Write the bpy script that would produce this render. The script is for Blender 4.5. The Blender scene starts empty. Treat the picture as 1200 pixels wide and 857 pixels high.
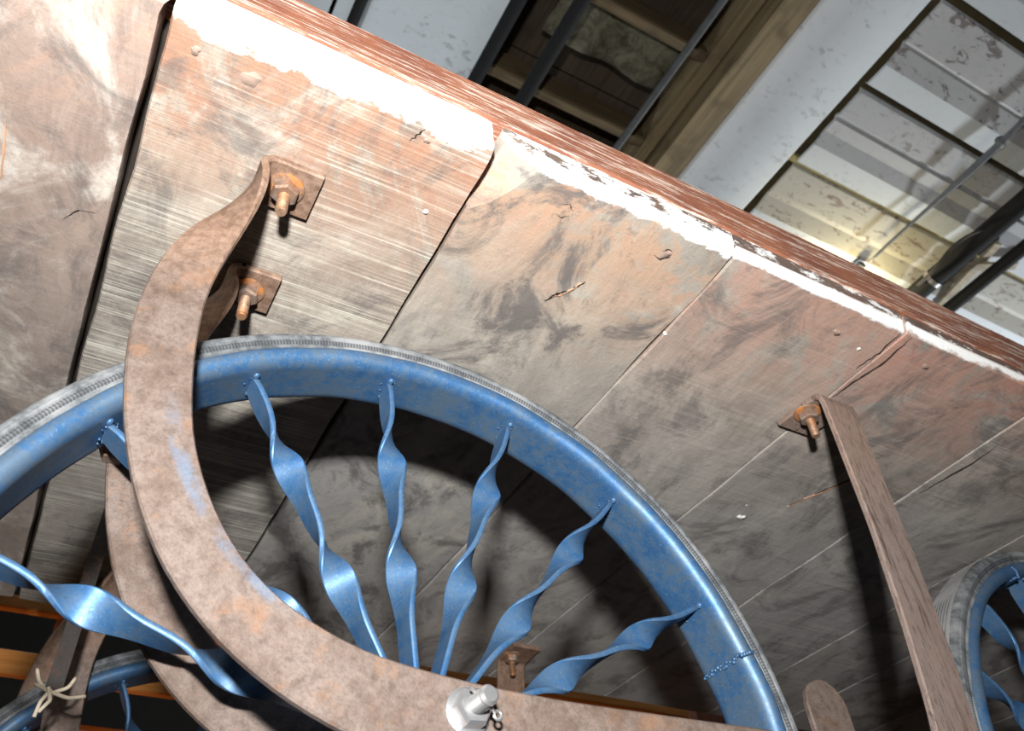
import bpy, bmesh, math, random
from mathutils import Vector, Matrix, noise as mnoise
random.seed(7)
PI = math.pi
S = 0.6            # metres per bed-height unit: every layout number below is in units of the bed's height over the lens
OZ = 0.145         # lens height over the ground
SC = bpy.context.scene
COL = SC.collection
def V(x, y, z): return Vector((x*S, y*S, z*S+OZ))

# ------------------------------------------------------------------ camera, light, exposure
def cam_axes():
    p3 = Vector((-80.0, -1068.5)); p1 = Vector((-760.0, 964.5))
    f = math.sqrt(-(p3.dot(p1)))
    up = Vector((p3.x, p3.y, f)).normalized()
    Y = Vector((p1.x, p1.y, f)); Y = (Y-up*Y.dot(up)).normalized()
    X = Y.cross(up)
    return f, Matrix((X, Y, up))          # rows: world axes seen in the lens frame (right, down, forward)
F, R = cam_axes()
cr = Vector((R[0][0], R[1][0], R[2][0])); cd = Vector((R[0][1], R[1][1], R[2][1])); cf = Vector((R[0][2], R[1][2], R[2][2]))
cam = bpy.data.cameras.new('camera'); camo = bpy.data.objects.new('camera', cam); COL.objects.link(camo)
camo.matrix_world = Matrix(((cr.x, -cd.x, -cf.x, 0), (cr.y, -cd.y, -cf.y, 0), (cr.z, -cd.z, -cf.z, OZ), (0, 0, 0, 1)))
cam.sensor_width = 36; cam.lens = F/1200*36; cam.clip_start = 0.02
cam.dof.use_dof = True; cam.dof.focus_distance = 0.66; cam.dof.aperture_fstop = 13
SC.camera = camo

W = bpy.data.worlds.new('World'); SC.world = W; W.use_nodes = True
W.node_tree.nodes['Background'].inputs[0].default_value = (0.75, 0.85, 1, 1)
W.node_tree.nodes['Background'].inputs[1].default_value = 0.03

def area(name, loc, target, power, sx, sy, color=(1, 1, 1)):
    l = bpy.data.lights.new(name, 'AREA'); l.energy = power; l.shape = 'RECTANGLE'; l.size = sx; l.size_y = sy; l.color = color
    o = bpy.data.objects.new(name, l); COL.objects.link(o); o.location = loc
    o.rotation_euler = (Vector(target)-Vector(loc)).to_track_quat('-Z', 'Y').to_euler(); return o
def point(name, loc, power, r, color=(1, 1, 1)):
    l = bpy.data.lights.new(name, 'POINT'); l.energy = power; l.shadow_soft_size = r; l.color = color
    o = bpy.data.objects.new(name, l); COL.objects.link(o); o.location = loc; return o
# the photographer's flash sits 21 cm above and 9 cm behind the lens
fl = Vector((0, 0, OZ)) + (-cd)*0.21 - cf*0.09
area('camera_flash', fl, fl+cf, 26.0, 0.05, 0.032, (1, 1, 1))
# unseen lights added to brighten the roof; the bulb lights one flange
point('roof_fill_light', V(8.5, 4.2, 1.7), 420, 0.15, (0.88, 0.95, 1))
point('bulb_over_cart', V(3.85, 2.13, 3.78), 9, 0.03, (1, 0.87, 0.52))
point('roof_fill_light', V(.2, 4.0, 2.2), 38, 0.12, (0.82, 0.93, 1))
SC.view_settings.view_transform = 'Standard'; SC.view_settings.look = 'None'
SC.view_settings.exposure = 0.0; SC.view_settings.gamma = 1.0; SC.view_settings.use_curve_mapping = False

# ------------------------------------------------------------------ node helper
class NB:
    def __init__(s, name):
        s.m = bpy.data.materials.new(name); s.m.use_nodes = True; s.t = s.m.node_tree; s.n = s.t.nodes; s.l = s.t.links
        s.b = s.n['Principled BSDF']; s.tc = s.n.new('ShaderNodeTexCoord').outputs['Object']
    def put(s, sock, v):
        if hasattr(v, 'links'): s.l.new(v, sock)
        elif isinstance(v, (tuple, list)) and len(v) == 3 and len(sock.default_value) == 4: sock.default_value = (*v, 1)
        else: sock.default_value = v
    def map(s, scale=(1, 1, 1), rot=(0, 0, 0), loc=(0, 0, 0), src=None):
        n = s.n.new('ShaderNodeMapping'); s.l.new(src or s.tc, n.inputs[0])
        n.inputs[1].default_value = loc; n.inputs[2].default_value = rot; n.inputs[3].default_value = scale; return n.outputs[0]
    def noise(s, vec, scale=5, detail=4, rough=.55, dist=0):
        n = s.n.new('ShaderNodeTexNoise'); s.l.new(vec, n.inputs['Vector']); n.inputs['Scale'].default_value = scale
        n.inputs['Detail'].default_value = detail; n.inputs['Roughness'].default_value = rough; n.inputs['Distortion'].default_value = dist
        return n.outputs[0]
    def ramp(s, fac, a, b, lo=0., hi=1.):
        n = s.n.new('ShaderNodeMapRange'); n.interpolation_type = 'SMOOTHSTEP'; s.l.new(fac, n.inputs[0])
        n.inputs[1].default_value = a; n.inputs[2].default_value = b; n.inputs[3].default_value = lo; n.inputs[4].default_value = hi
        return n.outputs[0]
    def math(s, op, a, b=0.):
        n = s.n.new('ShaderNodeMath'); n.operation = op; s.put(n.inputs[0], a); s.put(n.inputs[1], b); return n.outputs[0]
    def mul(s, a, b): return s.math('MULTIPLY', a, b)
    def add(s, a, b): return s.math('ADD', a, b)
    def mix(s, fac, a, b):
        n = s.n.new('ShaderNodeMix'); n.data_type = 'RGBA'; s.put(n.inputs[0], fac); s.put(n.inputs[6], a); s.put(n.inputs[7], b); return n.outputs[2]
    def sep(s, vec=None):
        n = s.n.new('ShaderNodeSeparateXYZ'); s.l.new(vec or s.tc, n.inputs[0]); return n.outputs
    def bump(s, h, strength=.3, dist=.002):
        n = s.n.new('ShaderNodeBump'); n.inputs['Strength'].default_value = strength; n.inputs['Distance'].default_value = dist
        s.l.new(h, n.inputs['Height']); s.l.new(n.outputs[0], s.b.inputs['Normal'])
    def out(s, col, rough=.6, metal=0., spec=None):
        s.put(s.b.inputs['Base Color'], col); s.put(s.b.inputs['Roughness'], rough); s.put(s.b.inputs['Metallic'], metal)
        if spec is not None: s.b.inputs['Specular IOR Level'].default_value = spec
        return s.m

def wood(name, seed, base=(.30, .255, .215), dark=(.115, .105, .10), red=(.42, .225, .14), pale=(.52, .47, .40), redamt=.5, saw=.5, darkamt=.5,
         paleamt=.4, white=.0, edge_y=.545, sawrot=.13, far=(.165, .16, .15), wl=.012, cover=.35, na=.075):
    k = NB(name); off = (seed*3.1, seed*1.7, seed*.9)
    grain = k.noise(k.map((70, 9, 70), loc=off), 1, 6, .68, .8)
    warp = k.noise(k.map((20, 8, 20), loc=off), 1, 6, .7, 1.6)
    sawn = k.noise(k.map((4, 420, 4), rot=(0, 0, sawrot), loc=off), 1, 4, .7)
    saw2 = k.noise(k.map((5, 60, 5), rot=(0, 0, sawrot), loc=off), 1, 3, .6)
    patch = k.noise(k.map((6, 6, 6), loc=(seed, 3, 8)), 1, 4, .6, .4)
    big = k.noise(k.map((8, 6, 8), loc=off), 1, 6, .68, .9); big2 = k.noise(k.map((8, 6, 8), loc=(seed*5.3, 2.2, 1)), 1, 7, .72, 1.3)
    sp = k.noise(k.map((46, 30, 46), loc=(seed, 7, 3)), 1, 6, .75, .5); fine = k.noise(k.tc, 380, 3, .7)
    xyz = k.sep(); yy = k.mul(xyz[1], 1/S)
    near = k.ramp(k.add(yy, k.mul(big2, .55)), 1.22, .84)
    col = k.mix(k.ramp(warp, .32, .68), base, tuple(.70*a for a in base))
    col = k.mix(k.mul(k.ramp(k.add(yy, k.mul(big, .6)), .95, 1.7), .75), col, k.mix(warp, far, tuple(.72*a for a in far)))  # greyer wood at the far end, its tone raised to offset flash falloff
    col = k.mix(k.mul(k.ramp(big, .47, .64), paleamt), col, pale)
    rm = k.mul(k.mul(k.ramp(big2, .50-.12*cover, .64-.12*cover), near), redamt)
    col = k.mix(rm, col, k.mix(k.ramp(warp, .35, .65), red, tuple(min(1, q) for q in (red[0]*1.0, red[1]*1.18, red[2]*1.25))))
    dk = k.noise(k.map((10, 7, 10), loc=(seed*2.1, 9, 4)), 1, 7, .72, 1.4)
    col = k.mix(k.mul(k.ramp(dk, .47, .63), darkamt), col, dark)
    col = k.mix(k.mul(k.ramp(sp, .56, .74), .6*darkamt+.1), col, dark)
    col = k.mix(k.mul(k.ramp(grain, .52, .72), .30), col, tuple(.55*a for a in base))
    col = k.mix(k.mul(k.ramp(fine, .5, .7), .18), col, dark)
    sm = k.mul(k.mul(k.ramp(patch, .36, .55), saw), k.math('SUBTRACT', 1., k.mul(rm, .6)))
    col = k.mix(k.mul(k.ramp(sawn, .50, .66), k.mul(sm, .62)), col, tuple(min(.8, 1.45*a) for a in pale))
    col = k.mix(k.mul(k.ramp(saw2, .54, .70), k.mul(sm, .35)), col, tuple(min(.8, 1.45*a) for a in pale))
    col = k.mix(k.mul(k.ramp(sawn, .47, .34), k.mul(sm, .55)), col, dark)
    if white > 0:
        nz = k.add(k.noise(k.map((26, 40, 26), loc=off), 1, 6, .72), -.5)
        e = k.add(yy, k.mul(k.add(nz, k.mul(k.add(big, -.5), .8)), na))
        w = k.ramp(e, Y0_+wl+.004, Y0_+wl-.002)
        endm = k.ramp(xyz[2], OZ+1.012*S, OZ+1.018*S)
        flk = k.ramp(k.noise(k.map((34, 30, 90), loc=off), 1, 6, .75), .62-.55*white, .70-.55*white)
        worn = k.mul(endm, k.math('SUBTRACT', 1., flk)); w = k.mul(w, k.math('SUBTRACT', 1., worn))
        col = k.mix(k.mul(k.mul(endm, k.ramp(yy, Y0_+.006, Y0_+.002)), .8), col, k.mix(grain, (.12, .075, .055), (.05, .04, .035)))
        col = k.mix(k.mul(w, .97), col, (.84, .84, .81))
    h = k.add(k.mul(warp, .6), k.add(k.mul(sawn, .5*saw), k.add(k.mul(sp, .7), k.mul(grain, .3))))
    k.bump(h, .55, .0020)
    return k.out(col, k.ramp(big, .3, .7, .50, .72), 0, .35)
Y0_ = .542

def plainwood(name, a, b, axis=0, rough=.7, sc=1.):
    k = NB(name); s = [70*sc]*3; s[axis] = 4*sc
    g = k.noise(k.map(tuple(s)), 1, 5, .65, .5); bl = k.noise(k.tc, 9, 4, .6)
    col = k.mix(k.ramp(g, .32, .68), a, b); col = k.mix(k.mul(k.ramp(bl, .5, .75), .5), col, tuple(.4*q for q in b))
    k.bump(g, .4, .002); return k.out(col, rough, 0, .3)

def rust(name, a=(.112, .077, .060), b=(.168, .129, .108), c=(.055, .034, .024), streak=None, blue=0., orange=0., rough=.6, metal=.1, foot=.62):
    k = NB(name)
    n1 = k.noise(k.tc, 22, 7, .72, .3); n2 = k.noise(k.tc, 110, 6, .75); n3 = k.noise(k.tc, 600, 3, .7)
    col = k.mix(k.ramp(n1, .36, .64), a, b)
    col = k.mix(k.mul(k.ramp(n2, .46, .72), .65), col, c)
    col = k.mix(k.mul(k.ramp(n2, .50, .30), .4), col, tuple(min(1, 1.3*q) for q in b))
    col = k.mix(k.mul(k.ramp(n3, .45, .68), .45), col, tuple(.62*q for q in a))
    col = k.mix(k.mul(k.ramp(k.noise(k.map(loc=(4, 4, 1)), 34, 5, .7), .54, .68), .45), col, (.24, .12, .06))
    col = k.mix(k.mul(k.ramp(k.sep()[2], OZ+.70*S, OZ+.86*S), foot), col, k.mix(k.ramp(n2, .35, .65), (.36, .225, .15), (.19, .105, .065)))
    h = k.add(k.mul(n2, .6), n3)
    if streak:
        m_ = k.ramp(k.sep()[0], 1.0*S, 1.04*S)
        st = k.noise(k.map((190, 190, 10)), 1, 6, .75, .4); st2 = k.noise(k.map((30, 30, 9)), 1, 4, .6); st3 = k.noise(k.map((420, 420, 60)), 1, 4, .7)
        col = k.mix(k.mul(m_, .6), col, k.mix(st2, (.20, .14, .112), (.34, .27, .235)))
        col = k.mix(k.mul(m_, k.mul(k.ramp(st, .54, .60), k.mul(k.ramp(st2, .44, .56), .75))), col, (.06, .04, .03))
        col = k.mix(k.mul(m_, k.mul(k.ramp(st3, .54, .62), .6)), col, (.10, .06, .045))
        h = k.add(h, k.mul(k.mul(m_, st), -2.))
    k.bump(h, .3, .0009)
    if orange: col = k.mix(k.mul(k.ramp(k.noise(k.tc, 60, 4, .7), .42, .6), orange), col, (.55, .20, .035))
    if blue:
        p = k.sep()
        cy_ = k.math('SQRT', k.add(k.math('POWER', k.add(p[0], -.362*S), 2.), k.math('POWER', k.add(p[2], -(OZ+.66*S)), 2.)))
        ringm = k.mul(k.ramp(cy_, .322*S, .331*S), k.ramp(cy_, .346*S, .337*S))
        m = k.mul(k.mul(k.ramp(k.noise(k.map((30, 30, 30), loc=(1.2, 0, .4)), 1, 5, .75), .42, .60), ringm), k.mul(k.ramp(p[2], OZ+.60*S, OZ+.52*S), k.ramp(p[0], .20*S, .16*S)))
        col = k.mix(k.mul(m, blue), col, (.10, .165, .25))
    return k.out(col, rough, metal, .35)

def bluepaint(name, dust=.5):
    k = NB(name)
    n1 = k.noise(k.tc, 30, 6, .7); n2 = k.noise(k.tc, 170, 5, .75); n3 = k.noise(k.tc, 500, 2, .6)
    col = k.mix(k.ramp(n1, .35, .68), (.034, .105, .23), (.058, .16, .32))
    col = k.mix(k.mul(k.ramp(k.add(k.mul(n1, .55), k.mul(n2, .45)), .42, .58), dust), col, (.105, .135, .155))
    col = k.mix(k.mul(k.ramp(n2, .58, .70), .6), col, (.03, .065, .12))
    col = k.mix(k.mul(k.ramp(n3, .60, .74), .35), col, (.18, .33, .50))
    col = k.mix(k.ramp(k.noise(k.map((13, 13, 13), loc=(3, 1, 2)), 1, 6, .8), .70, .74), col, (.42, .19, .10))
    k.bump(k.add(k.mul(n2, .6), k.mul(n3, .4)), .22, .0007)
    return k.out(col, k.ramp(n2, .3, .7, .42, .56), .42, .45)

def rubber():
    k = NB('dusty_rubber')
    p = k.sep(); ang = k.math('ARCTAN2', p[2], p[0])
    n = k.noise(k.tc, 90, 5, .7); n2 = k.noise(k.tc, 20, 4, .6)
    rad = k.math('SQRT', k.add(k.mul(p[0], p[0]), k.mul(p[2], p[2])))
    teeth = k.math('SINE', k.mul(ang, 760.))
    band = k.mul(k.ramp(rad, .5165*S, .518*S), k.ramp(rad, .525*S, .5235*S))
    col = k.mix(k.ramp(n, .35, .65), (.060, .065, .07), (.14, .148, .152))
    col = k.mix(k.ramp(n2, .46, .66), col, (.23, .235, .235))
    col = k.mix(k.mul(band, k.ramp(teeth, -.6, .8, .75, .35)), col, (.035, .037, .04))
    gv = k.mul(k.ramp(rad, .5405*S, .537*S), k.ramp(k.math('ABSOLUTE', p[1]), .0262*S, .0255*S))  # tread grooves: shade of the recess put into the colour
    col = k.mix(k.mul(gv, .9), col, (.015, .015, .016))
    td = k.mul(k.ramp(rad, .5405*S, .5412*S), k.ramp(k.math('ABSOLUTE', p[1]), .0275*S, .0265*S))
    col = k.mix(k.mul(td, .8), col, k.mix(n, (.23, .225, .215), (.36, .355, .34)))
    k.bump(k.add(k.mul(k.mul(teeth, band), .6), k.mul(n, .5)), .4, .001)
    return k.out(col, .75, 0, .25)

def sheet(name, a=(.62, .64, .65), stain=(.20, .17, .15), amt=.6, blot=0., loc=0.):
    k = NB(name)
    n = k.noise(k.map((5, 9, 5), loc=(loc, loc, 0)), 1, 6, .7, .6); f = k.noise(k.map((26, 40, 26), loc=(loc, 0, 0)), 1, 5, .7)
    d = k.noise(k.map((2.2, 3, 2), loc=(loc*2, 5, 0)), 1, 4, .6)
    col = k.mix(k.mul(k.ramp(d, .35, .7), .35), a, tuple(.72*q for q in a))
    col = k.mix(k.mul(k.ramp(k.add(k.mul(n, .55), k.mul(f, .45)), .565, .60), amt), col, stain)
    bl = k.noise(k.map((9, 26, 9), loc=(loc*1.3, 1.2, 0)), 1, 7, .74, .8)
    col = k.mix(k.mul(k.ramp(bl, .565, .60), amt*blot), col, stain)
    col = k.mix(k.mul(k.ramp(f, .52, .7), .22), col, tuple(.5*q for q in a))
    return k.out(col, .55, 0, .3)
def flat(name, col, rough=.6, metal=0., n_=.25):
    k = NB(name); n = k.noise(k.tc, 35, 5, .7)
    c = k.mix(k.mul(k.ramp(n, .35, .7), n_*2), col, tuple(.45*q for q in col)); return k.out(c, rough, metal, .4)

M = {}
M['rust'] = rust('rusty_steel'); M['rust_blue'] = rust('rusty_steel_blue_overspray', blue=.5, streak=True)
M['rust_orange'] = rust('orange_rust', orange=.8); M['bolt'] = rust('rusty_bolt', a=(.32, .17, .09), b=(.42, .30, .21), orange=.3, metal=.5)
M['nut'] = rust('greyed_nut', a=(.40, .36, .33), b=(.5, .46, .42), c=(.3, .17, .08), orange=.22, metal=.6, rough=.42)
M['zinc'] = flat('zinc_plated_steel', (.62, .62, .62), .32, .85, .12)
M['darkiron'] = rust('dark_iron', a=(.025, .023, .022), b=(.045, .038, .034), c=(.09, .04, .02), foot=0.)
M['blue'] = bluepaint('chipped_blue_paint', .45); M['blue_dusty'] = bluepaint('dusty_blue_paint', .72)
M['rubber'] = rubber()
M['gap_block'] = flat('dark_gap_block', (.03, .022, .016), .9)
M['twine'] = flat('twine', (.55, .47, .35), .9)
M['black'] = flat('black_pipe', (.008, .008, .009), .85); M['grey'] = flat('grey_rod', (.085, .09, .09), .7)
M['cable'] = flat('grey_cable', (.20, .21, .215), .6)
M['cream'] = plainwood('cream_batten', (.62, .54, .40), (.46, .38, .26), 0)
M['orangewood'] = plainwood('orange_pine', (.72, .30, .075), (.50, .18, .035), 0)
M['redwood'] = plainwood('red_brown_board', (.16, .045, .025), (.09, .025, .015), 2)
M['joist'] = plainwood('old_joist', (.16, .115, .06), (.09, .065, .035), 0)
M['roofboard'] = plainwood('dark_roof_board', (.07, .05, .032), (.04, .028, .018), 1)
M['ochre'] = plainwood('ochre_plate', (.30, .23, .125), (.17, .125, .07), 1, sc=.5)
M['recess'] = flat('recess_brown', (.10, .075, .035), .9); M['recess_lamplit'] = flat('recess_lamp_yellow', (.42, .34, .14), .9)
M['beam'] = sheet('white_beam_paint', (.80, .84, .87), (.30, .31, .32), .35, loc=3.)
M['ground'] = flat('ground_dirt', (.05, .042, .035), .95); M['wall'] = flat('dark_wall', (.008, .0065, .005), .95)
k = NB('brown_painted_rail')
g = k.noise(k.map((9, 240, 420)), 1, 6, .75, .3); g2 = k.noise(k.map((26, 200, 260), loc=(2, 0, 0)), 1, 5, .75); n = k.noise(k.tc, 12, 4, .6)
col = k.mix(k.ramp(n, .3, .7), (.30, .115, .06), (.19, .07, .045))
col = k.mix(k.mul(k.ramp(k.add(k.mul(g, .6), k.mul(g2, .4)), .50, .58), .85), col, (.66, .55, .46))
col = k.mix(k.mul(k.ramp(g, .42, .34), .7), col, (.06, .03, .025))
k.bump(g, .6, .002); M['rail'] = k.out(col, .6, 0, .35)

# ------------------------------------------------------------------ mesh helpers
def mesh_obj(name, verts, faces, mat, parent=None, smooth=False, origin=None, auto=None):
    me = bpy.data.meshes.new(name)
    o0 = Vector(origin) if origin is not None else Vector((0, 0, 0))
    me.from_pydata([tuple(Vector(v)-o0) for v in verts], [], faces)
    bm = bmesh.new(); bm.from_mesh(me); bmesh.ops.recalc_face_normals(bm, faces=bm.faces); bm.to_mesh(me); bm.free()
    if smooth: me.polygons.foreach_set('use_smooth', [True]*len(me.polygons))
    me.materials.append(M[mat] if isinstance(mat, str) else mat)
    o = bpy.data.objects.new(name, me); COL.objects.link(o)
    place(o, parent, o0)
    if auto is not None:
        try: me.set_sharp_from_angle(angle=math.radians(auto))
        except Exception: pass
    return o
WORLD = {}
def place(o, parent, wpos):
    WORLD[o.name] = Vector(wpos)
    if parent is not None:
        o.parent = parent; o.location = Vector(wpos)-WORLD[parent.name]
    else: o.location = wpos
class MB:
    def __init__(s): s.v = []; s.f = []
    def box(s, lo, hi, bev=0):
        (a, b, c), (d, e, f) = lo, hi; i = len(s.v)
        if bev == 0:
            s.v += [Vector(p) for p in ((a, b, c), (d, b, c), (d, e, c), (a, e, c), (a, b, f), (d, b, f), (d, e, f), (a, e, f))]
            s.f += [tuple(i+q for q in t) for t in ((0, 1, 2, 3), (4, 5, 6, 7), (0, 1, 5, 4), (1, 2, 6, 5), (2, 3, 7, 6), (3, 0, 4, 7))]
        else:
            bm = bmesh.new(); bmesh.ops.create_cube(bm, size=1)
            for v in bm.verts: v.co = Vector(((a+d)/2+v.co.x*(d-a), (b+e)/2+v.co.y*(e-b), (c+f)/2+v.co.z*(f-c)))
            bmesh.ops.bevel(bm, geom=bm.edges[:], offset=bev, segments=1, affect='EDGES')
            s.bm(bm)
    def bm(s, bm, mtx=None):
        i = len(s.v); bm.verts.index_update()
        s.v += [(mtx @ v.co) if mtx else v.co.copy() for v in bm.verts]
        s.f += [tuple(i+v.index for v in f.verts) for f in bm.faces]; bm.free()
    def tube(s, pts, r, n=10, cap=True, rf=None):
        i0 = len(s.v); pts = [Vector(p) for p in pts]; up = None
        for j, p in enumerate(pts):
            t = (pts[min(j+1, len(pts)-1)]-pts[max(j-1, 0)]).normalized()
            if up is None: up = t.orthogonal().normalized()
            up = (up-t*up.dot(t)).normalized(); w = t.cross(up); rr = r if rf is None else rf(j/(len(pts)-1))
            for q in range(n):
                a = 2*PI*q/n; s.v.append(p+(up*math.cos(a)+w*math.sin(a))*rr)
        for j in range(len(pts)-1):
            for q in range(n):
                a = i0+j*n+q; b = i0+j*n+(q+1) % n; s.f.append((a, b, b+n, a+n))
        if cap: s.f.append(tuple(i0+q for q in range(n))); s.f.append(tuple(i0+(len(pts)-1)*n+q for q in range(n)))
    def prism(s, base, axis, sides, r, h, rings=None, rot=0):
        """rings: list of (radius factor, height) along the axis"""
        axis = Vector(axis).normalized(); u = axis.orthogonal().normalized(); w = axis.cross(u); i0 = len(s.v)
        rings = rings or [(1, 0), (1, h)]
        for fr, hh in rings:
            for q in range(sides):
                a = 2*PI*q/sides+rot; s.v.append(Vector(base)+axis*hh+(u*math.cos(a)+w*math.sin(a))*r*fr)
        for j in range(len(rings)-1):
            for q in range(sides):
                a = i0+j*sides+q; b = i0+j*sides+(q+1) % sides; s.f.append((a, b, b+sides, a+sides))
        s.f.append(tuple(i0+q for q in range(sides))); s.f.append(tuple(i0+(len(rings)-1)*sides+q for q in range(sides)))
    def build(s, name, mat, parent=None, smooth=False, origin=None, auto=None):
        return mesh_obj(name, s.v, s.f, mat, parent, smooth, origin, auto)
def thing(name, label, cat, loc, group=None):
    o = bpy.data.objects.new(name, None); COL.objects.link(o); o.location = loc; o.empty_display_size = .05
    WORLD[o.name] = Vector(loc); o['label'] = label; o['category'] = cat
    if group: o['group'] = group
    return o
def tag(o, label, cat, group=None):
    o['label'] = label; o['category'] = cat
    if group: o['group'] = group
    return o
def struct(o, label=None):
    o['kind'] = 'structure'
    if label: o['label'] = label
    return o
def ubox(name, lo, hi, mat, parent=None, bev=0):
    b = MB(); b.box(V(*lo), V(*hi), bev); return b.build(name, mat, parent)

# ------------------------------------------------------------------ the setting
ZG = -OZ/S
struct(ubox('floor', (-9, -9, ZG-.1), (16, 9, ZG), 'ground'), 'dark dirt floor of the shed')
struct(ubox('wall_back', (-9, 8.0, ZG), (16, 8.2, 7), 'wall'), 'dark shed wall beyond the cart')
struct(ubox('wall_left', (-9.2, -9, ZG), (-9, 8.2, 7), 'wall'), 'dark shed wall on the left')
roof = struct(ubox('ceiling', (-9, -9, 6.6), (16, 9, 6.8), 'roofboard'), 'dark boarded roof high over the shed')

# sheet panels right of the white beam: each a folded white sheet running along x, 0.53 wide
def panel(x0, x1, y0, prof, mat, name='ceiling_panel', fl=None):
    prof, flp = prof[:-2]+[prof[-2]], prof[-3:]
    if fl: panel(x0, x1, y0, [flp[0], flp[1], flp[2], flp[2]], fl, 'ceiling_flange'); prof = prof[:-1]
    v = []; f = []; n = len(prof)
    for x in (x0, x1):
        for dy, dz in prof: v.append(V(x, y0+dy, 4+dz))
    for x in (x0, x1):
        for dy, dz in reversed(prof): v.append(V(x, y0+dy, 4+dz+.02))
    for i in range(n-1): f.append((i, i+1, n+i+1, n+i))
    for i in range(n-1): f.append((2*n+i, 2*n+i+1, 3*n+i+1, 3*n+i))
    for a in (0, n):
        b = 2*n if a == 0 else 3*n
        f.append(tuple([a+i for i in range(n)]+[b+i for i in range(n)]))
    f.append((0, n, 4*n-1, 3*n-1)); f.append((n-1, 2*n-1, 3*n, 2*n))
    return mesh_obj(name, v, f, mat, roof)
profA = [(0, .02), (.012, 0), (.235, 0), (.25, .010), (.262, 0), (.375, -.011), (.50, -.003), (.505, .02)]
profB = [(0, .02), (.012, 0), (.165, 0), (.172, .014), (.192, .014), (.20, 0), (.275, .004), (.362, -.011), (.495, -.002), (.50, .02)]
profC = [(0, .02), (.012, 0), (.20, 0), (.23, .004), (.34, -.013), (.49, .0), (.495, .02)]
shW = sheet('lit_flange_white', (.64, .67, .69), (.3, .3, .3), .3, loc=15.)  # paler than the sheets: lamplight on the flanges put into the colour
shA = sheet('peeling_white_sheet', (.50, .495, .49), (.13, .10, .09), .9, .9, loc=1.); shB = sheet('white_sheet', (.50, .50, .505), (.20, .17, .15), .6, .5, loc=6.)
shC = sheet('lamp_yellow_sheet', (.50, .47, .40), (.20, .13, .10), .9, .9, loc=9.)  # yellow of the nearby bulb put into this row's sheet colour
rowsR = [(-1.2, profA, shB), (-.64, profA, shB), (-.09, profA, shB), (.46, profA, shA), (1.0, profB, shB), (1.52, profC, shC), (2.06, profA, shB), (2.6, profA, shB), (3.14, profC, shB), (3.7, profA, shB)]
for y0, pr, m_ in rowsR:
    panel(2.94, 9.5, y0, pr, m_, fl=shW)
ubox('ceiling_backing', (2.88, -2, 4.09), (9.5, 4.4, 4.14), 'recess', roof)
b = MB(); b.box(V(2.90, 1.478, 4.015), V(9.5, 1.518, 4.06)); b.build('ceiling_joint', 'recess_lamplit', roof)  # bulb's yellow light on the joint edge, put into its colour
# sheets left of the dark bay
shL = sheet('pale_blue_sheet', (.62, .67, .70), (.25, .24, .22), .5, loc=12.)
for i, (x0, x1) in enumerate([(-4, -2.6), (-2.58, -1.2), (-1.18, .30), (.32, 1.10)]):
    b = MB(); b.box(V(x0, -3, 4.05), V(x1, 5, 4.09)); b.build('ceiling_sheet', shL, roof)

# wide white beam with a rounded left shoulder, an ochre wooden plate along its left side
beam = thing('roof_beam', 'broad white painted roof beam speckled with dirt, left of the folded roof sheets', 'beam', V(2.63, 1, 3.80))
v = []; f = []; prof = [(2.87, 4.3), (2.87, 3.99), (2.855, 3.975), (2.78, 3.970), (2.70, 3.974), (2.63, 3.985), (2.56, 4.005), (2.50, 4.035), (2.45, 4.075), (2.42, 4.12), (2.40, 4.18), (2.40, 4.3)]
n = len(prof)
for y in (-3, 5):
    for x, z in prof: v.append(V(x, y, z))
for i in range(n): f.append((i, (i+1) % n, n+(i+1) % n, n+i))
f += [tuple(range(n)), tuple(range(n, 2*n))]
mesh_obj('beam_body', v, f, 'beam', beam, True, auto=40)
b = MB(); b.box(V(2.24, -3, 4.03), V(2.40, 5, 4.3)); b.build('side_plate', 'ochre', beam)
b = MB(); b.box(V(2.13, -3, 4.10), V(2.20, 5, 4.34)); b.build('lath', 'ochre', beam)

# dark bay between the beam and the pale sheets
bay = thing('roof_bay', 'dark open roof bay with old joists, between pale sheets and white beam', 'roof framing', V(1.75, 1.5, 4.1))
for i, y in enumerate((.2, .74, 1.28, 1.85, 2.42, 3.0)):
    b = MB(); b.box(V(1.11, y-.03, 4.10), V(2.13, y+.03, 4.32), .006); b.build('joist', 'joist', bay)
for i in range(9):
    b = MB(); b.box(V(1.09, -.5+i*.48, 4.62), V(2.40, -.03+i*.48, 4.66)); b.build('board', 'roofboard', bay)
k = NB('olive_lagging'); n_ = k.noise(k.tc, 14, 6, .75, .8); M['lag'] = k.out(k.mix(k.ramp(n_, .35, .62), (.05, .042, .026), (.15, .14, .09)), .95)
v = []; f = []; nx, ny = 10, 8
for i in range(nx+1):
    for j in range(ny+1):
        x = 1.34+i*.074; y = 1.33+j*.035; v.append(V(x, y, 4.30+.05*mnoise.noise(Vector((x*6, y*6, 1)))+(.0 if j else .03)))
for i in range(nx):
    for j in range(ny): a = i*(ny+1)+j; f.append((a, a+1, a+ny+2, a+ny+1))
o = mesh_obj('lagging', v, f, 'lag', bay, True); o.modifiers.new('s', 'SOLIDIFY').thickness = .012

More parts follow.
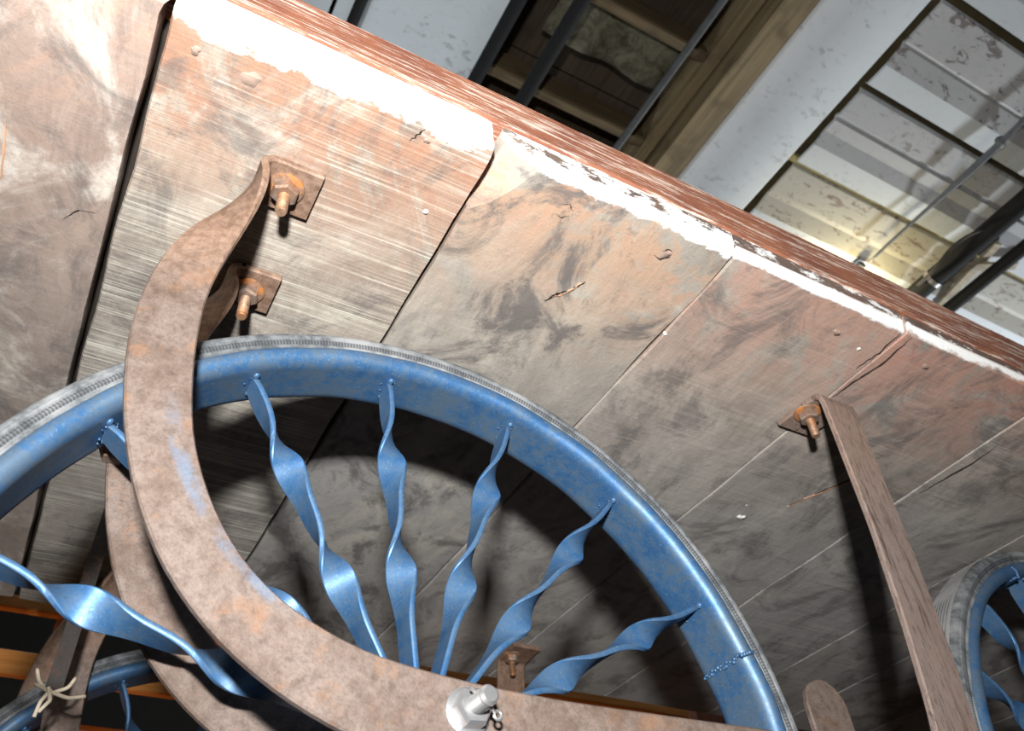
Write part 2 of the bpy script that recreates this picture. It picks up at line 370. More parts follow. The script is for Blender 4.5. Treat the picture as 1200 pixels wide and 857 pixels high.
# pipes, rods and cable hung under the roof (all run across, along y)
def pipe(name, label, cat, x, z, r, mat, y0=-2.5, y1=4.5, **kw):
    b = MB(); b.tube([V(x, y0, z), V(x, (y0+y1)/2, z), V(x, y1, z)], r*S, 16); o = b.build(name, mat, None, True, origin=V(x, (y0+y1)/2, z), auto=50)
    return tag(o, label, cat)
pipe('roof_pipe', 'short visible black pipe under pale sheets, leftmost of the roof pipes', 'pipe', .385, 3.7, .026, 'black')
pipe('roof_pipe', 'black pipe at left edge of the dark roof bay, second from the left', 'pipe', 1.01, 3.75, .034, 'black')
pipe('roof_pipe', 'black pipe crossing the dark roof bay beside its joists, third from the left', 'pipe', 1.265, 3.75, .036, 'black')
pipe('roof_rod', 'thin grey rod in front of the dark roof bay beside the ochre plate', 'rod', 1.86, 3.8, .019, 'grey')
pa = thing('roof_pipe', 'thick black pipe with a metal clamp, right of the slack cable', 'pipe', V(4.26, 1, 3.88))
b = MB(); b.tube([V(4.26, -2.5, 3.88), V(4.26, 4.5, 3.88)], .062*S, 18); b.build('pipe_body', 'black', pa, True, auto=50)
b = MB(); b.tube([V(4.26, 1.70, 3.88), V(4.26, 1.73, 3.88)], .067*S, 18); b.build('clamp', 'zinc', pa, True, auto=50)
pts = [V(4.20-.02*math.sin(t*PI)*2.2-.03, 1.28+t*.50, 3.84+.02*math.sin(t*PI*2)) for t in [i/14 for i in range(15)]]
b = MB(); b.tube(pts, .010*S, 8); b.build('wire', 'darkiron', pa, True)
pipe('roof_pipe', 'thinner black pipe at the right edge of the photo, behind the clamped pipe', 'pipe', 4.55, 3.86, .042, 'black')
ca = thing('roof_cable', 'grey cable strung across the white folded roof sheets', 'cable', V(3.82, 1.2, 3.92))
pts = [V(3.82, .2+t*1.62, 3.92+.008*math.sin(t*9)) for t in [i/24 for i in range(25)]]
b = MB(); b.tube(pts, .014*S, 10, rf=lambda t: S*(.010+.013*math.exp(-((t-.50)/.17)**2)+(.006 if t < .3 else 0))); b.build('cable_strand', 'cable', ca, True)
b = MB(); b.tube([V(3.80, .84, 3.92), V(3.845, .86, 3.925)], .026*S, 10); b.build('cable_knot', 'cable', ca, True)
b = MB(); b.box(V(3.79, 1.86, 3.94), V(3.85, 1.99, 3.97), .004); b.build('cable_shadow', 'grey', ca)  # grey bar standing in for the cable's shadow across the flange
cb = thing('batten_cross', 'two cream battens crossed between the black pipes', 'batten', V(4.5, 1.6, 3.97))
def bar(mb, a, c, w, h, up=Vector((0, 0, 1))):
    a = Vector(a); c = Vector(c); t = (c-a).normalized(); s_ = t.cross(up).normalized()*w/2; u = s_.cross(t).normalized()*h/2; i = len(mb.v)
    mb.v += [a-s_-u, a+s_-u, a+s_+u, a-s_+u, c-s_-u, c+s_-u, c+s_+u, c-s_+u]
    mb.f += [tuple(i+q for q in t_) for t_ in ((0, 1, 2, 3), (4, 5, 6, 7), (0, 1, 5, 4), (1, 2, 6, 5), (2, 3, 7, 6), (3, 0, 4, 7))]
b = MB(); bar(b, V(4.30, 1.66, 3.95), V(4.74, 1.42, 3.95), .055*S, .02*S); b.build('batten', 'cream', cb)
b = MB(); bar(b, V(4.50, 1.36, 3.972), V(4.60, 1.92, 3.972), .05*S, .02*S); b.build('batten', 'cream', cb)

# slatted wooden rack standing beyond the cart
rack = thing('slatted_rack', 'tall orange wooden rack of slats beyond the cart at lower left', 'rack', V(.3, 3.15, ZG))
for x in (-1.2, .045, 1.3, 2.55):
    ubox('post', (x-.035, 3.02, ZG), (x+.035, 3.10, 1.62), 'orangewood', rack, .003)
for x in (-1.2, .045, 1.3, 2.55):
    ubox('post', (x-.035, 3.62, ZG), (x+.035, 3.70, 1.62), 'orangewood', rack, .003)
for z, h in ((.1, .07), (.42, .07), (.72, .07), (.98, .06), (1.19, .075), (1.385, .045)):
    ubox('rail', (-1.3, 2.98, z-h/2), (2.66, 3.02, z+h/2), 'orangewood', rack, .003)
for z in (.15, .47, .77, 1.03):
    for j in range(5):
        ubox('slat', (-1.3, 3.08+j*.13, z), (2.66, 3.16+j*.13, z+.03), 'orangewood', rack)
pn = ubox('board_partition', (2.9, 3.2, ZG), (7.5, 3.26, 1.75), 'redwood'); tag(pn, 'dark red-brown boarded partition behind the right-hand wheel', 'partition')

# ------------------------------------------------------------------ the cart
cart = thing('wooden_cart', 'old wooden cart seen from below with blue twisted-spoke wheels', 'cart', V(1.2, 1.34, ZG))
Y0, Y1 = .542, 2.144
def plank(x0, x1, mat, seed, wane=0., label=None, nib=1.):
    r = random.Random(seed); v = []; f = []; ys = [Y0, Y0+.011] + [Y0+.011+(Y1-Y0-.022)*((i/44)**1.25) for i in range(1, 45)] + [Y1]
    nx = 12; T = 1.05; rows = []
    for j, y in enumerate(ys):
        jl = .0022*mnoise.noise(Vector((seed*9, y*7, 0)))*2+.0012*mnoise.noise(Vector((seed*9, y*31, 0))); jr = .0022*mnoise.noise(Vector((seed*5, y*7, 4)))*2+.0012*mnoise.noise(Vector((seed*5, y*31, 9)))
        wl = wane*max(0, 1-(y-Y0)/.105)**.5 if wane else 0
        zb = 1.0+(.016 if j in (0, len(ys)-1) else 0)
        lo = x0+jl+wl; hi = x1+jr
        if not wane and j < 8: hi -= nib*.010*max(0, 1-(y-Y0)/.02)**2
        row = [(x0+jl, T), (x0+jl+wl*.1, zb+.02+(.012 if wane else 0)), (lo-.001, zb+.004), (lo+.0015, zb)]
        for i in range(1, nx):
            t = i/nx; x = lo+.0015+(hi-lo-.003)*t
            row.append((x, zb+.0022*mnoise.noise(Vector((x*7, y*5, seed)))+.001*mnoise.noise(Vector((x*26, y*22, seed)))))
        row += [(hi-.0015, zb), (hi, zb+.004), (hi, T)]
        base = len(v); v += [V(x, y, z) for x, z in row]; rows.append((base, len(row)))
    for (a, n_), (c, _) in zip(rows, rows[1:]):
        for i in range(n_): f.append((a+i, a+(i+1) % n_, c+(i+1) % n_, c+i))
    f.append(tuple(range(rows[0][0], rows[0][0]+rows[0][1]))); f.append(tuple(range(rows[-1][0], rows[-1][0]+rows[-1][1])))
    o = mesh_obj('bed_plank', v, f, mat, cart, True, auto=25)
    if label: o['label'] = label
    return o
P = []
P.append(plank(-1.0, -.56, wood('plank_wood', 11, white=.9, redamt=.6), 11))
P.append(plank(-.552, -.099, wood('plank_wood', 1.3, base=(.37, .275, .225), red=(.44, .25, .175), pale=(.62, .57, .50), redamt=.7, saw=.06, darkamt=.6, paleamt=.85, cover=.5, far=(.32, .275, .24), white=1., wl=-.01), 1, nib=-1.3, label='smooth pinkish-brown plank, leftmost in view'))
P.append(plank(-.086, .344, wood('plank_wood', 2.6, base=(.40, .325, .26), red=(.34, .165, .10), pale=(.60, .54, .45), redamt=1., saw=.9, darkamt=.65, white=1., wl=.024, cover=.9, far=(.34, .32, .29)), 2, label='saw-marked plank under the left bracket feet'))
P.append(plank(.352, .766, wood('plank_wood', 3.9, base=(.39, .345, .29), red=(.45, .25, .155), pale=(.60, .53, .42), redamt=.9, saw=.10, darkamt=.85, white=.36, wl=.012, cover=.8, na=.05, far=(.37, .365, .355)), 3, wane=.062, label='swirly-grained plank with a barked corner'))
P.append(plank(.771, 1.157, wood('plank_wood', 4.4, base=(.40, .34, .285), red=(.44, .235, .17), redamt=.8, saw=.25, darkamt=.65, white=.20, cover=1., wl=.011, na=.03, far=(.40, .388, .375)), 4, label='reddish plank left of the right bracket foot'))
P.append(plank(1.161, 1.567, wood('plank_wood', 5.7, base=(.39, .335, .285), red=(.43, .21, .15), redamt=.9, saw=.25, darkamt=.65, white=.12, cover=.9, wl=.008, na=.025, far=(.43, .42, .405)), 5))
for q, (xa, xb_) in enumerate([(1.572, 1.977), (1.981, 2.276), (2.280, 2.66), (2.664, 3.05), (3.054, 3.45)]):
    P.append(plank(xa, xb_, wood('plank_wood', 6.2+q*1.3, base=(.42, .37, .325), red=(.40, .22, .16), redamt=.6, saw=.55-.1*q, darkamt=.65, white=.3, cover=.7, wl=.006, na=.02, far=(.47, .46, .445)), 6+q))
ubox('gap_block_sheet', (-1.0, .60, 1.055), (3.45, 2.10, 1.075), 'gap_block', cart)  # unseen sheet added to keep roof light out of the plank gaps
# brown rail along the near side, slightly bowed top edge
v = []; f = []; N = 60
for i in range(N+1):
    x = -1.0+4.45*i/N; zt = 1.136-.012*max(0, (x-.7))**1.5*1.2+.0015*mnoise.noise(Vector((x*9, 0, 2))); zb = 1.052-.022*max(0, min(1, (x-.45)/1.0)); y = .540+.0015*mnoise.noise(Vector((x*5, 1, 7)))
    yb = Y0-.004
    v += [V(x, y+.006, zb), V(x, yb, zb+.004), V(x, yb, zt-.005), V(x, yb+.005, zt), V(x, .60, zt), V(x, .60, zb)]
for i in range(N):
    for q in range(6): a = i*6+q; c_ = i*6+(q+1) % 6; f.append((a, c_, c_+6, a+6))
f += [tuple(range(6)), tuple(range(N*6, N*6+6))]
o = mesh_obj('side_rail', v, f, 'rail', cart, True, auto=30); o['label'] = 'brown weathered rail along the near edge'
ubox('side_rail', (-1.0, 2.09, 1.055), (3.45, 2.144, 1.13), 'rail', cart, .002)

# knots, cracks, nail heads and droppings on the planks
M['crack'] = flat('dark_crack', (.02, .014, .011), .95); M['knot'] = plainwood('knot', (.38, .27, .21), (.27, .19, .15), 0, sc=3.); M['splinter'] = flat('fresh_splinter', (.55, .32, .20), .8)
M['white'] = flat('white_speck', (.78, .78, .74), .6)
def blob(name, plank_, x, y, r, mat, h=.0007, n=20, irr=.25, sy=1.):
    rr = random.Random(int(x*977+y*313)); v = [V(x, y, 1-h*1.4)]; f = []
    p1_, p2_, p3_ = [rr.uniform(0, 6.3) for _ in range(3)]; ph = [1+irr*(.6*math.sin(2*PI*q/n*2+p1_)+.5*math.sin(2*PI*q/n*3+p2_)+.35*math.sin(2*PI*q/n*5+p3_)) for q in range(n)]
    for ring, (fr, z) in enumerate(((.72, 1-h), (1., 1.004))):
        for q in range(n): a = 2*PI*q/n; v.append(V(x+r*fr*ph[q]*math.cos(a), y+r*fr*sy*ph[q]*math.sin(a), z))
    for q in range(n): f.append((0, 1+q, 1+(q+1) % n)); f.append((1+q, 1+n+q, 1+n+(q+1) % n, 1+(q+1) % n))
    return mesh_obj(name, v, f, mat, plank_, True)
def crack(plank_, pts, w=.0035, mat='crack', proud=.0012, name='crack'):
    rr = random.Random(int(pts[0][0]*1000)); fine = []
    for (a, b_), (c_, d) in zip(pts, pts[1:]):
        for i in range(6): t = i/6; fine.append((a+(c_-a)*t+rr.uniform(-.002, .002), b_+(d-b_)*t))
    fine.append(pts[-1]); v = []; f = []; n_ = len(fine)
    for i, (x, y) in enumerate(fine):
        ww = w*math.sin(PI*(i+.25)/(n_-.5))*(.6+.8*rr.random())
        v += [V(x-ww/2, y, 1.003), V(x-ww/3, y, 1-proud), V(x+ww/3, y, 1-proud), V(x+ww/2, y, 1.003)]
    for i in range(n_-1):
        a = i*4; f += [(a, a+1, a+5, a+4), (a+1, a+2, a+6, a+5), (a+2, a+3, a+7, a+6)]
    return mesh_obj(name, v, f, mat, plank_)
blob('knot', P[3], .483, .597, .013, 'knot', sy=.9); crack(P[3], [(.470, .588), (.481, .583), (.494, .592)], .004); crack(P[3], [(.474, .607), (.484, .610), (.492, .601)], .003)
blob('knot', P[3], .666, .598, .012, 'knot'); crack(P[3], [(.652, .606), (.664, .610), (.676, .598)], .005); crack(P[3], [(.660, .594), (.664, .586), (.672, .588)], .004)
blob('knot', P[2], .018, .600, .016, 'knot', irr=.2); blob('knot', P[2], -.052, .594, .008, 'knot')
blob('knot', P[2], .252, .581, .006, 'knot'); crack(P[2], [(.232, .592), (.238, .575), (.243, .566)], .003)
crack(P[3], [(.585, .700), (.572, .728), (.556, .745), (.546, .765)], .006); crack(P[3], [(.580, .706), (.566, .738), (.552, .752)], .004, 'splinter', .0016, 'splinter')
crack(P[5], [(1.176, .556), (1.182, .62), (1.172, .68), (1.166, .74)], .005); crack(P[4], [(1.150, .556), (1.153, .61), (1.146, .66)], .003)
crack(P[5], [(1.415, .905), (1.39, .96), (1.352, 1.06)], .006); crack(P[5], [(1.41, .92), (1.385, .98), (1.350, 1.065)], .006, 'splinter', .0016, 'splinter')
blob('knot', P[5], 1.262, .600, .012, 'knot', sy=.7); blob('knot', P[4], 1.045, .607, .010, 'knot', sy=.7)
crack(P[1], [(-.243, .78), (-.238, .84), (-.240, .93)], .004, 'splinter', .0016, 'splinter'); crack(P[1], [(-.118, .90), (-.140, .905), (-.155, .93)], .003); crack(P[6], [(1.60, .70), (1.605, .78), (1.59, .9)], .004)
blob('nail_head', P[4], 1.112, .620, .005, 'white', irr=.05); blob('nail_head', P[4], .768+.006, .742, .004, 'white', irr=.1)
blob('nail_head', P[2], .300, .690, .005, 'white', irr=.05); blob('dropping', P[5], 1.283, 1.142, .010, 'white', .003, irr=.4); blob('dropping', P[5], 1.262, 1.10, .003, 'white', irr=.3)

# ---- wheels
RI = .485; YC = .845
def lathe(prof, n=180, wob=0):
    v = []; f = []; m_ = len(prof)
    for q in range(n):
        a = 2*PI*q/n
        for r, y in prof:
            if wob: r += wob*mnoise.noise(Vector((math.cos(a)*5, math.sin(a)*5, 3)))*max(0, min(1, (abs(y-YC)-.02)/.02)); y += wob*1.2*mnoise.noise(Vector((math.cos(a)*7, math.sin(a)*7, 9)))
            v.append(Vector((r*math.cos(a)*S, (y-YC)*S, r*math.sin(a)*S)))
    for q in range(n):
        for i in range(m_):
            a = q*m_+i; b_ = q*m_+(i+1) % m_; c_ = ((q+1) % n)*m_+(i+1) % m_; d = ((q+1) % n)*m_+i; f.append((a, b_, c_, d))
    return v, f
def arc(c, r, a0, a1, n):
    return [(c[0]+r*math.cos(math.radians(a0+(a1-a0)*i/n)), c[1]+r*math.sin(math.radians(a0+(a1-a0)*i/n))) for i in range(n+1)]
half = [(RI, .0375)] + [(RI+.0005, .0395)] + arc((RI+.0095, .0385), .0095, 170, 0, 10)[0:] 
# rim section: inner face, rounded front bead, seat of the tyre
rimp = [(RI, .845+.026), (RI, .845-.026)] + [(RI+.0145+.0145*math.cos(math.radians(a)), .8165+.0175*math.sin(math.radians(a))) for a in range(180, 370, 19)] + [(RI+.022, .826), (RI+.022, .864)] \
    + [(RI+.0145+.0145*math.cos(math.radians(a)), .8735+.0175*math.sin(math.radians(a))) for a in range(-10, 181, 19)]
tyrp = [(.504, .822), (.5085, .812), (.5115, .8065), (.5135, .8075), (.515, .806), (.518, .807), (.5195, .8052), (.5225, .8052), (.524, .8066), (.526, .8045), (.5295, .8045), (.531, .8066), (.535, .8075), (.539, .812), (.541, .818)]
for i in range(7):
    y = .823+i*.0068; tyrp += [(.5415, y), (.5415, y+.0034), (.534, y+.0042), (.534, y+.0062)]
tyrp += [(.541, .872)] + [(r, 1.69-y) for r, y in reversed(tyrp[:14])]
def spoke_mesh(n=72, w=.038, t=.007, r0=.060, r1=RI+.001, sgn=1):
    v = []; f = []; kn = 8
    for i in range(n+1):
        u = i/n; r = r1+(r0-r1)*u
        vv = max(0, min(1, (u-.095)/.72)); th = sgn*(2*PI*vv-.38*math.sin(4*PI*vv))
        fade = 1.0 if u > .04 else .8+.2*u/.04
        dx = math.sin(th); dy = math.cos(th)      # width direction: along the axle at the rim
        for (a, b_) in ((-1, -.6), (-.93, -1), (.93, -1), (1, -.6), (1, .6), (.93, 1), (-.93, 1), (-1, .6)):
            A = a*w/2*fade; B = b_*t/2
            v.append(Vector(((A*dx+B*dy)*S, (A*dy-B*dx)*S, r*S)))
    for i in range(n):
        for q in range(kn): a = i*kn+q; c_ = i*kn+(q+1) % kn; f.append((a, c_, c_+kn, a+kn))
    f += [tuple(range(kn)), tuple(range(n*kn, n*kn+kn))]
    return v, f
def beads(seed, r0=.014):
    rr = random.Random(seed); b_ = MB()
    for i in range(9):
        a = rr.uniform(0, 2*PI); q = rr.uniform(.010, .019)
        bm = bmesh.new(); bmesh.ops.create_icosphere(bm, subdivisions=1, radius=rr.uniform(.0008, .0019)*S)
        b_.bm(bm, Matrix.Translation(Vector((math.cos(a)*q*.7*S, math.sin(a)*q*1.2*S, (RI-.0015)*S))))
    bm = bmesh.new(); bmesh.ops.create_icosphere(bm, subdivisions=2, radius=.0048*S)
    b_.bm(bm, Matrix.Translation(Vector((0, -.019*S, (RI-.001)*S))) @ Matrix.Diagonal((1, 1.2, .7, 1)))
    bm = bmesh.new(); bmesh.ops.create_icosphere(bm, subdivisions=2, radius=.0045*S)
    b_.bm(bm, Matrix.Translation(Vector((0, .017*S, (RI-.001)*S))) @ Matrix.Diagonal((1.1, 1.2, .6, 1)))
    return b_
def raw(name, v, f, mat, smooth=True, auto=None):
    me = bpy.data.meshes.new(name); me.from_pydata([tuple(p) for p in v], [], f)
    bm = bmesh.new(); bm.from_mesh(me); bmesh.ops.recalc_face_normals(bm, faces=bm.faces); bm.to_mesh(me); bm.free()
    if smooth: me.polygons.foreach_set('use_smooth', [True]*len(me.polygons))
    if auto: me.set_sharp_from_angle(angle=math.radians(auto))
    me.materials.append(M[mat]); return me
ME = dict(rim=raw('wheel', *lathe(rimp, 220, .0022), 'blue_dusty', True, 60), tyre=raw('tyre', *lathe(tyrp), 'rubber', True, 40), spoke=raw('spoke', *spoke_mesh(), 'blue', True, 45))
wb = [beads(s) for s in range(4)]
ME['weld'] = [raw('weld', b_.v, b_.f, 'blue') for b_ in wb]
hb = MB(); hb.prism((0, -.055*S, 0), (0, 1, 0), 32, .062*S, .11*S, [(.8, 0), (1, .006*S), (1, .104*S), (.8, .11*S)]); ME['hub'] = raw('hub', hb.v, hb.f, 'blue', True, 40)
rr = random.Random(5); sb = MB()
for i in range(26):
    bm = bmesh.new(); bmesh.ops.create_icosphere(bm, subdivisions=1, radius=rr.uniform(.002, .0036)*S)
    sb.bm(bm, Matrix.Translation(Vector(((RI-.0005)*S, (-.040+.078*i/25)*S, rr.uniform(-.003, .003)*S))))
for i in range(6):
    bm = bmesh.new(); bmesh.ops.create_icosphere(bm, subdivisions=1, radius=.0036*S)
    sb.bm(bm, Matrix.Translation(Vector(((RI+.004*i-.002)*S, (-.044-.0012*(3-abs(i-3)))*S, 0))))
ME['seam'] = raw('weld_seam', sb.v, sb.f, 'blue')
def child(name, me, parent, rot=None, loc=(0, 0, 0), mat=None):
    o = bpy.data.objects.new(name, me); COL.objects.link(o); o.parent = parent; o.location = loc
    if rot: o.rotation_euler = rot
    return o
def wheel(cx, cy, cz, phase, seam, label, flip=False):
    w = bpy.data.objects.new('wheel', ME['rim']); COL.objects.link(w); place(w, cart, V(cx, cy, cz)); w['label'] = label
    child('tyre', ME['tyre'], w); child('hub', ME['hub'], w); child('weld_seam', ME['seam'], w, (0, -math.radians(seam), 0))
    for i in range(16):
        a = phase+22.5*i
        child('spoke', ME['spoke'], w, (0, math.radians(90-a), 0)); child('weld', ME['weld'][i % 4], w, (0, math.radians(90-a), 0))
    return w
CX, CZ = .372, .303
w1 = wheel(CX, YC, CZ, 97.0-90, 19.5, 'large blue wheel in the middle')
w2 = wheel(1.80, YC, CZ, 14, 112, 'blue wheel at the right edge')
w3 = wheel(CX, 2.74-YC, CZ, 3, 200, 'shadowed wheel on the far side, left')
w4 = wheel(1.80, 2.74-YC, CZ, 17, 300, 'shadowed wheel on the far side, right')

# ---- wheel hangers of flat steel strap
def resample(pts, n):
    d = [0]
    for a, b_ in zip(pts, pts[1:]): d.append(d[-1]+(Vector(b_)-Vector(a)).length)
    out = []
    for i in range(n):
        t = d[-1]*i/(n-1); j = max(q for q in range(len(d)) if d[q] <= t+1e-9); j = min(j, len(pts)-2); u = (t-d[j])/(d[j+1]-d[j])
        out.append(Vector(pts[j]).lerp(Vector(pts[j+1]), u))
    return out
def smooth(pts, it=2):
    for _ in range(it):
        pts = [pts[0]]+[(pts[i-1]+pts[i]*2+pts[i+1])/4 for i in range(1, len(pts)-1)]+[pts[-1]]
    return pts
# outline of the curved strap in its own plane (x, z)
OL = [(-.016, .800), (-.022, .745), (-.022, .683), (-.014, .610), (.003, .537), (.030, .464), (.062, .408), (.097, .365), (.138, .329), (.188, .298), (.240, .275), (.30, .257), (.37, .248), (.46, .245), (.60, .245), (.80, .245), (.98, .247), (1.06, .254), (1.115, .275), (1.150, .315), (1.168, .365), (1.186, .50), (1.200, .70), (1.205, .90), (1.206, .965)]
IL = [(.058, .842), (.049, .774), (.046, .687), (.054, .613), (.067, .547), (.085, .499), (.108, .456), (.138, .417), (.176, .385), (.220, .363), (.272, .346), (.344, .337), (.40, .333), (.49, .331), (.62, .333), (.78, .336), (.96, .333), (1.02, .330), (1.055, .336), (1.074, .355), (1.084, .395), (1.103, .53), (1.118, .70), (1.121, .90), (1.121, .965)]
NS = 110
oc = smooth(resample(OL, NS)); ic = smooth(resample(IL, NS))
def ribbon(stations, th, name, mat, parent):
    """stations: (centre, half-width vector, thickness normal)"""
    v = []; f = []; kn = 8
    for c_, w_, n_ in stations:
        c_ = Vector(c_); w_ = Vector(w_); n_ = Vector(n_).normalized(); wl = w_.length; wu = w_.normalized(); be = th*.22
        for a, b_ in ((-wl, -th/2+be), (-wl+be, -th/2), (wl-be, -th/2), (wl, -th/2+be), (wl, th/2-be), (wl-be, th/2), (-wl+be, th/2), (-wl, th/2-be)):
            p = c_+wu*a+n_*b_; v.append(V(p.x, p.y, p.z))
    for i in range(len(stations)-1):
        for q in range(kn): a = i*kn+q; c2 = i*kn+(q+1) % kn; f.append((a, c2, c2+kn, a+kn))
    f += [tuple(range(kn)), tuple(range((len(stations)-1)*kn, len(stations)*kn))]
    return mesh_obj(name, v, f, mat, parent, True, auto=35)
TH = .0115
def hanger(y, foot_x, foot_y, dx=0., dz=0., right='foot', mat='rust_blue', name='wheel_hanger', label=None, mirror=None, I0=8):
    """left foot on the bed, a quarter twist, the curved strap, then the right-hand upright"""
    my = (lambda q: q) if mirror is None else (lambda q: mirror-q)
    st = []; zf = 1-TH/2; xb = .066+dx
    def add(c_, w_, n_): st.append(((c_[0], my(c_[1]), c_[2]), (w_[0], w_[1]*(1 if mirror is None else -1), w_[2]), (n_[0], n_[1]*(1 if mirror is None else -1), n_[2])))
    hw = .041
    for x in (foot_x+.041, foot_x+.02, foot_x-.02, xb+.020): add((x, foot_y, zf), (0, hw, 0), (0, 0, 1))
    for a in (22, 45, 68, 90):
        r = .016; add((xb+.018-r*math.sin(math.radians(a)), foot_y, zf-r+r*math.cos(math.radians(a))), (0, hw, 0), (-math.sin(math.radians(a)), 0, math.cos(math.radians(a))))
    # twist down to the first station of the curve
    c1 = (oc[I0]+ic[I0])/2; h1 = (oc[I0]-ic[I0])/2
    p0 = Vector((xb+.002, foot_y, zf-.018)); p1 = Vector((c1.x+dx, y, c1.y+dz)); nT = 30
    t1 = ((oc[I0+2]+ic[I0+2])/2-c1); t1 = Vector((t1.x, 0, t1.y)).normalized()
    w1_ = Vector((h1.x, 0, h1.y)).normalized()
    for i in range(1, nT):
        t = i/nT; s_ = 1-(1-t)**2.1
        d = (p1-p0).length*.36
        c_ = p0*(1-t)**3+3*(p0+Vector((-.25, 0, -1))*d*.42)*(1-t)**2*t+3*(p1-t1*d*1.05)*(1-t)*t*t+p1*t**3
        w_ = (Vector((0, 1, 0))*math.cos(s_*PI/2)+w1_*math.sin(s_*PI/2)).normalized()
        tan = (Vector((0, 0, -1))*(1-t)+t1*t).normalized(); w_ = (w_-tan*w_.dot(tan)*(1-t)).normalized()
        n_ = w_.cross(tan)
        hh = hw+(h1.length-hw)*s_
        add(c_, w_*hh, n_)
    last = NS if right == 'foot' else int(NS*.70)
    for i in range(I0, last):
        c_ = (oc[i]+ic[i])/2; h = (oc[i]-ic[i])/2
        if right != 'foot':
            pass
        add((c_.x+dx, y, c_.y+dz), (h.x, 0, h.y), (0, -1, 0))
    if right == 'foot':
        xr = (oc[-1].x+ic[-1].x)/2+dx; wv = (oc[-1].x-ic[-1].x)/2
        for a in (25, 50, 75, 90):
            r = .020; ar = math.radians(a)
            add((xr, y+r-r*math.cos(ar), .972+r*math.sin(ar)), (wv, 0, 0), (0, -math.cos(ar), math.sin(ar)))
        for yy in (.04, .07, .085): add((xr-.004*yy/.085, y+.02+yy, zf), (wv, 0, 0), (0, 0, 1))
    elif right == 'hook':
        # rounded end: rises beside the wheel and stops with a rolled tip
        c0 = (oc[last-1]+ic[last-1])/2; hw0 = .045
        path = [(c0.x+dx+.05, c0.y+dz), (1.03+dx, .297+dz), (1.082, .325+dz), (1.106, .37), (1.112, .43), (1.110, .475)]
        for j, (x, z) in enumerate(path):
            a = path[max(0, j-1)]; b_ = path[min(len(path)-1, j+1)]; t = Vector((b_[0]-a[0], 0, b_[1]-a[1])).normalized(); n2 = Vector((t.z, 0, -t.x))
            add((x, y, z), tuple(n2*hw0), (0, -1, 0))
        for a in (25, 50, 70, 84):
            ar = math.radians(a); add((1.110, y, .475+.043*math.sin(ar)), (hw0*math.cos(ar), 0, 0), (0, -1, 0))
    o = ribbon(st, TH, name, mat, cart)
    if label: o['label'] = label
    return o
def bed_bolt(parent, x, y, rot=0, L=.058, plate=False, z=1.-TH, nutm='nut', boltm='bolt'):
    b_ = MB(); b_.prism(V(x, y, z), (0, 0, -1), 28, .0255*S, .004*S, [(1, 0), (1, .0035*S), (.9, .0045*S)]); b_.build('washer', 'rust_orange', parent, True, auto=40)
    b_ = MB(); b_.prism(V(x, y, z-.0042), (0, 0, -1), 6, .0195*S, .015*S, [(1, 0), (1, .012*S), (.86, .0155*S)], rot); b_.build('nut', nutm, parent)
    b_ = MB(); rg = [(1, 0)]
    h = .014
    while h < L-.004: rg += [(1.0, h*S), (.9, (h+.0012)*S), (1.0, (h+.0024)*S)]; h += .0024
    rg += [(1, (L-.004)*S), (.82, L*S)]
    b_.prism(V(x, y, z), (0, 0, -1), 18, .0084*S, L*S, rg); b_.build('bolt', boltm, parent, True, auto=30)
h1 = hanger(.735, .108, .733, label='rusty curved strap in front of the wheel, ending in a straight upright')
bed_bolt(h1, .1065, .731, .3, .056); bed_bolt(h1, 1.141, .786, .1, .058)
h2 = hanger(.925, .112, .938, .012, .012, right='hook', mat='rust', label='rusty curved strap behind the wheel', I0=3)
bed_bolt(h2, .113, .940, .5, .060)
h3 = hanger(.735, .108, .733, mirror=2.74, mat='rust'); bed_bolt(h3, .107, 2.009, .3); bed_bolt(h3, 1.141, 1.954, .2)
h4 = hanger(.925, .112, .938, .048, .012, right='hook', mat='rust', mirror=2.74); bed_bolt(h4, .113, 1.80, .3)

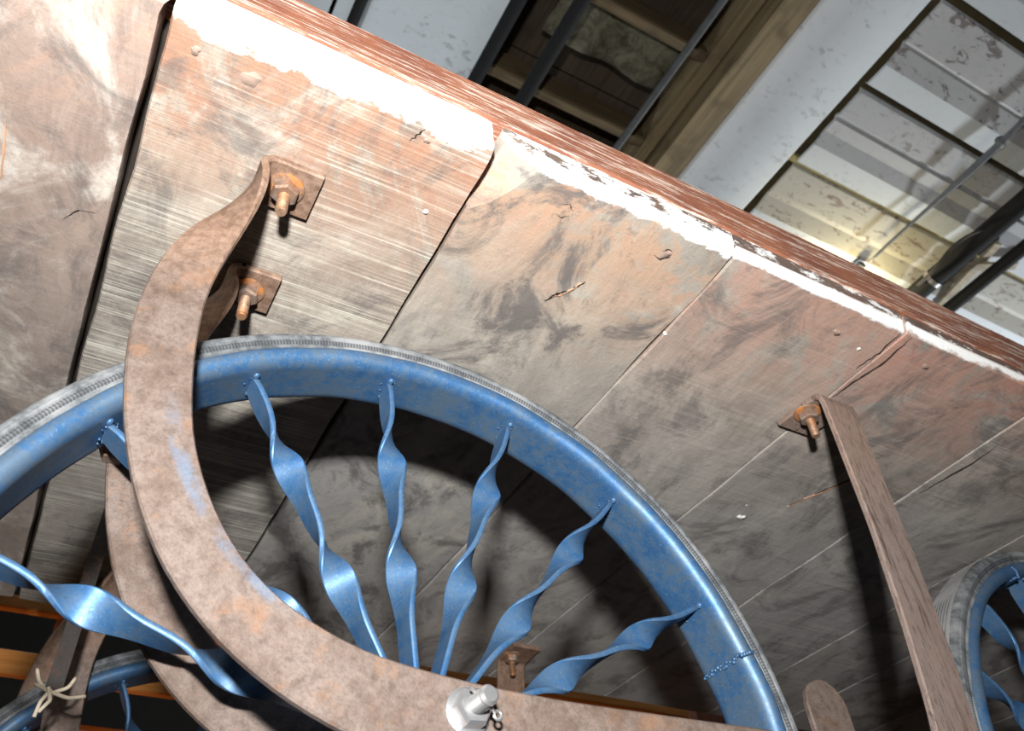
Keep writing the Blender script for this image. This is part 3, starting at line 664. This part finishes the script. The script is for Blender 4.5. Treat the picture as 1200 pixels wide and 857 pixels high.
# axle with its nut, washer and split pin
def axle(cx, y0, y1, outer=True):
    b_ = MB(); b_.tube([V(cx, y0, CZ), V(cx, y1, CZ)], .0098*S, 20); return b_.build('axle', 'zinc', cart, True, auto=50)
ax = axle(CX, .715, 2.04)
b_ = MB(); b_.prism(V(CX, .729, CZ), (0, -1, 0), 28, .0235*S, .004*S, [(1, 0), (1, .004*S), (.92, .005*S)]); b_.build('axle_washer', 'zinc', ax, True, auto=40)
b_ = MB(); b_.prism(V(CX, .7245, CZ), (0, -1, 0), 6, .0195*S, .016*S, [(1, 0), (1, .013*S), (.86, .017*S)], .35); b_.build('axle_nut', 'zinc', ax)
b_ = MB(); rg = [(1, 0)]; h = .0
while h < .024: rg += [(1, h*S), (.9, (h+.001)*S), (1, (h+.002)*S)]; h += .002
rg += [(1, .026*S), (.72, .029*S)]
b_.prism(V(CX, .708, CZ), (0, -1, 0), 18, .0098*S, .03*S, rg); b_.build('axle_thread', 'zinc', ax, True, auto=30)
b_ = MB(); b_.tube([V(CX+.014, .696, CZ-.010), V(CX, .696, CZ), V(CX-.012, .696, CZ+.010)], .0018*S, 8); b_.tube([V(CX+.016+.004*math.cos(a), .696, CZ-.012+.004*math.sin(a)) for a in [i*PI/5 for i in range(11)]], .0016*S, 8); b_.build('split_pin', 'zinc', ax, True)
ax2 = axle(1.80, .775, 1.97)

# square-headed bolt through the rear strap, and the tied dark bar
b_ = MB(); b_.prism(V(.006, .919, .628), (0, -1, 0), 6, .0195*S, .016*S, [(1, 0), (1, .013*S), (.88, .016*S)], .2); b_.build('strap_bolt', 'rust', h2)
bar_ = MB(); bar(bar_, V(.037, 1.62, .995), V(.034, 1.60, .60), .027*S, .012*S, Vector((0, 1, 0))); tb = bar_.build('tied_bar', 'darkiron', cart); tb['label'] = 'dark flat bar tied on with twine'
import itertools
b_ = MB()
def tw(pts): b_.tube([V(*p) for p in smooth(resample(pts, 18), 1)], .0033*S, 7)
tw([(.000, 1.59, .628), (.008, 1.58, .605), (.028, 1.585, .588), (.055, 1.58, .600), (.062, 1.59, .622)])
tw([(.004, 1.582, .600), (.025, 1.576, .590), (.06, 1.58, .583), (.085, 1.585, .592)])
tw([(.030, 1.574, .592), (.020, 1.574, .570), (.018, 1.574, .545)])
tw([(.025, 1.572, .594), (.034, 1.572, .574), (.022, 1.572, .553)])
b_.build('twine', 'twine', tb, True)
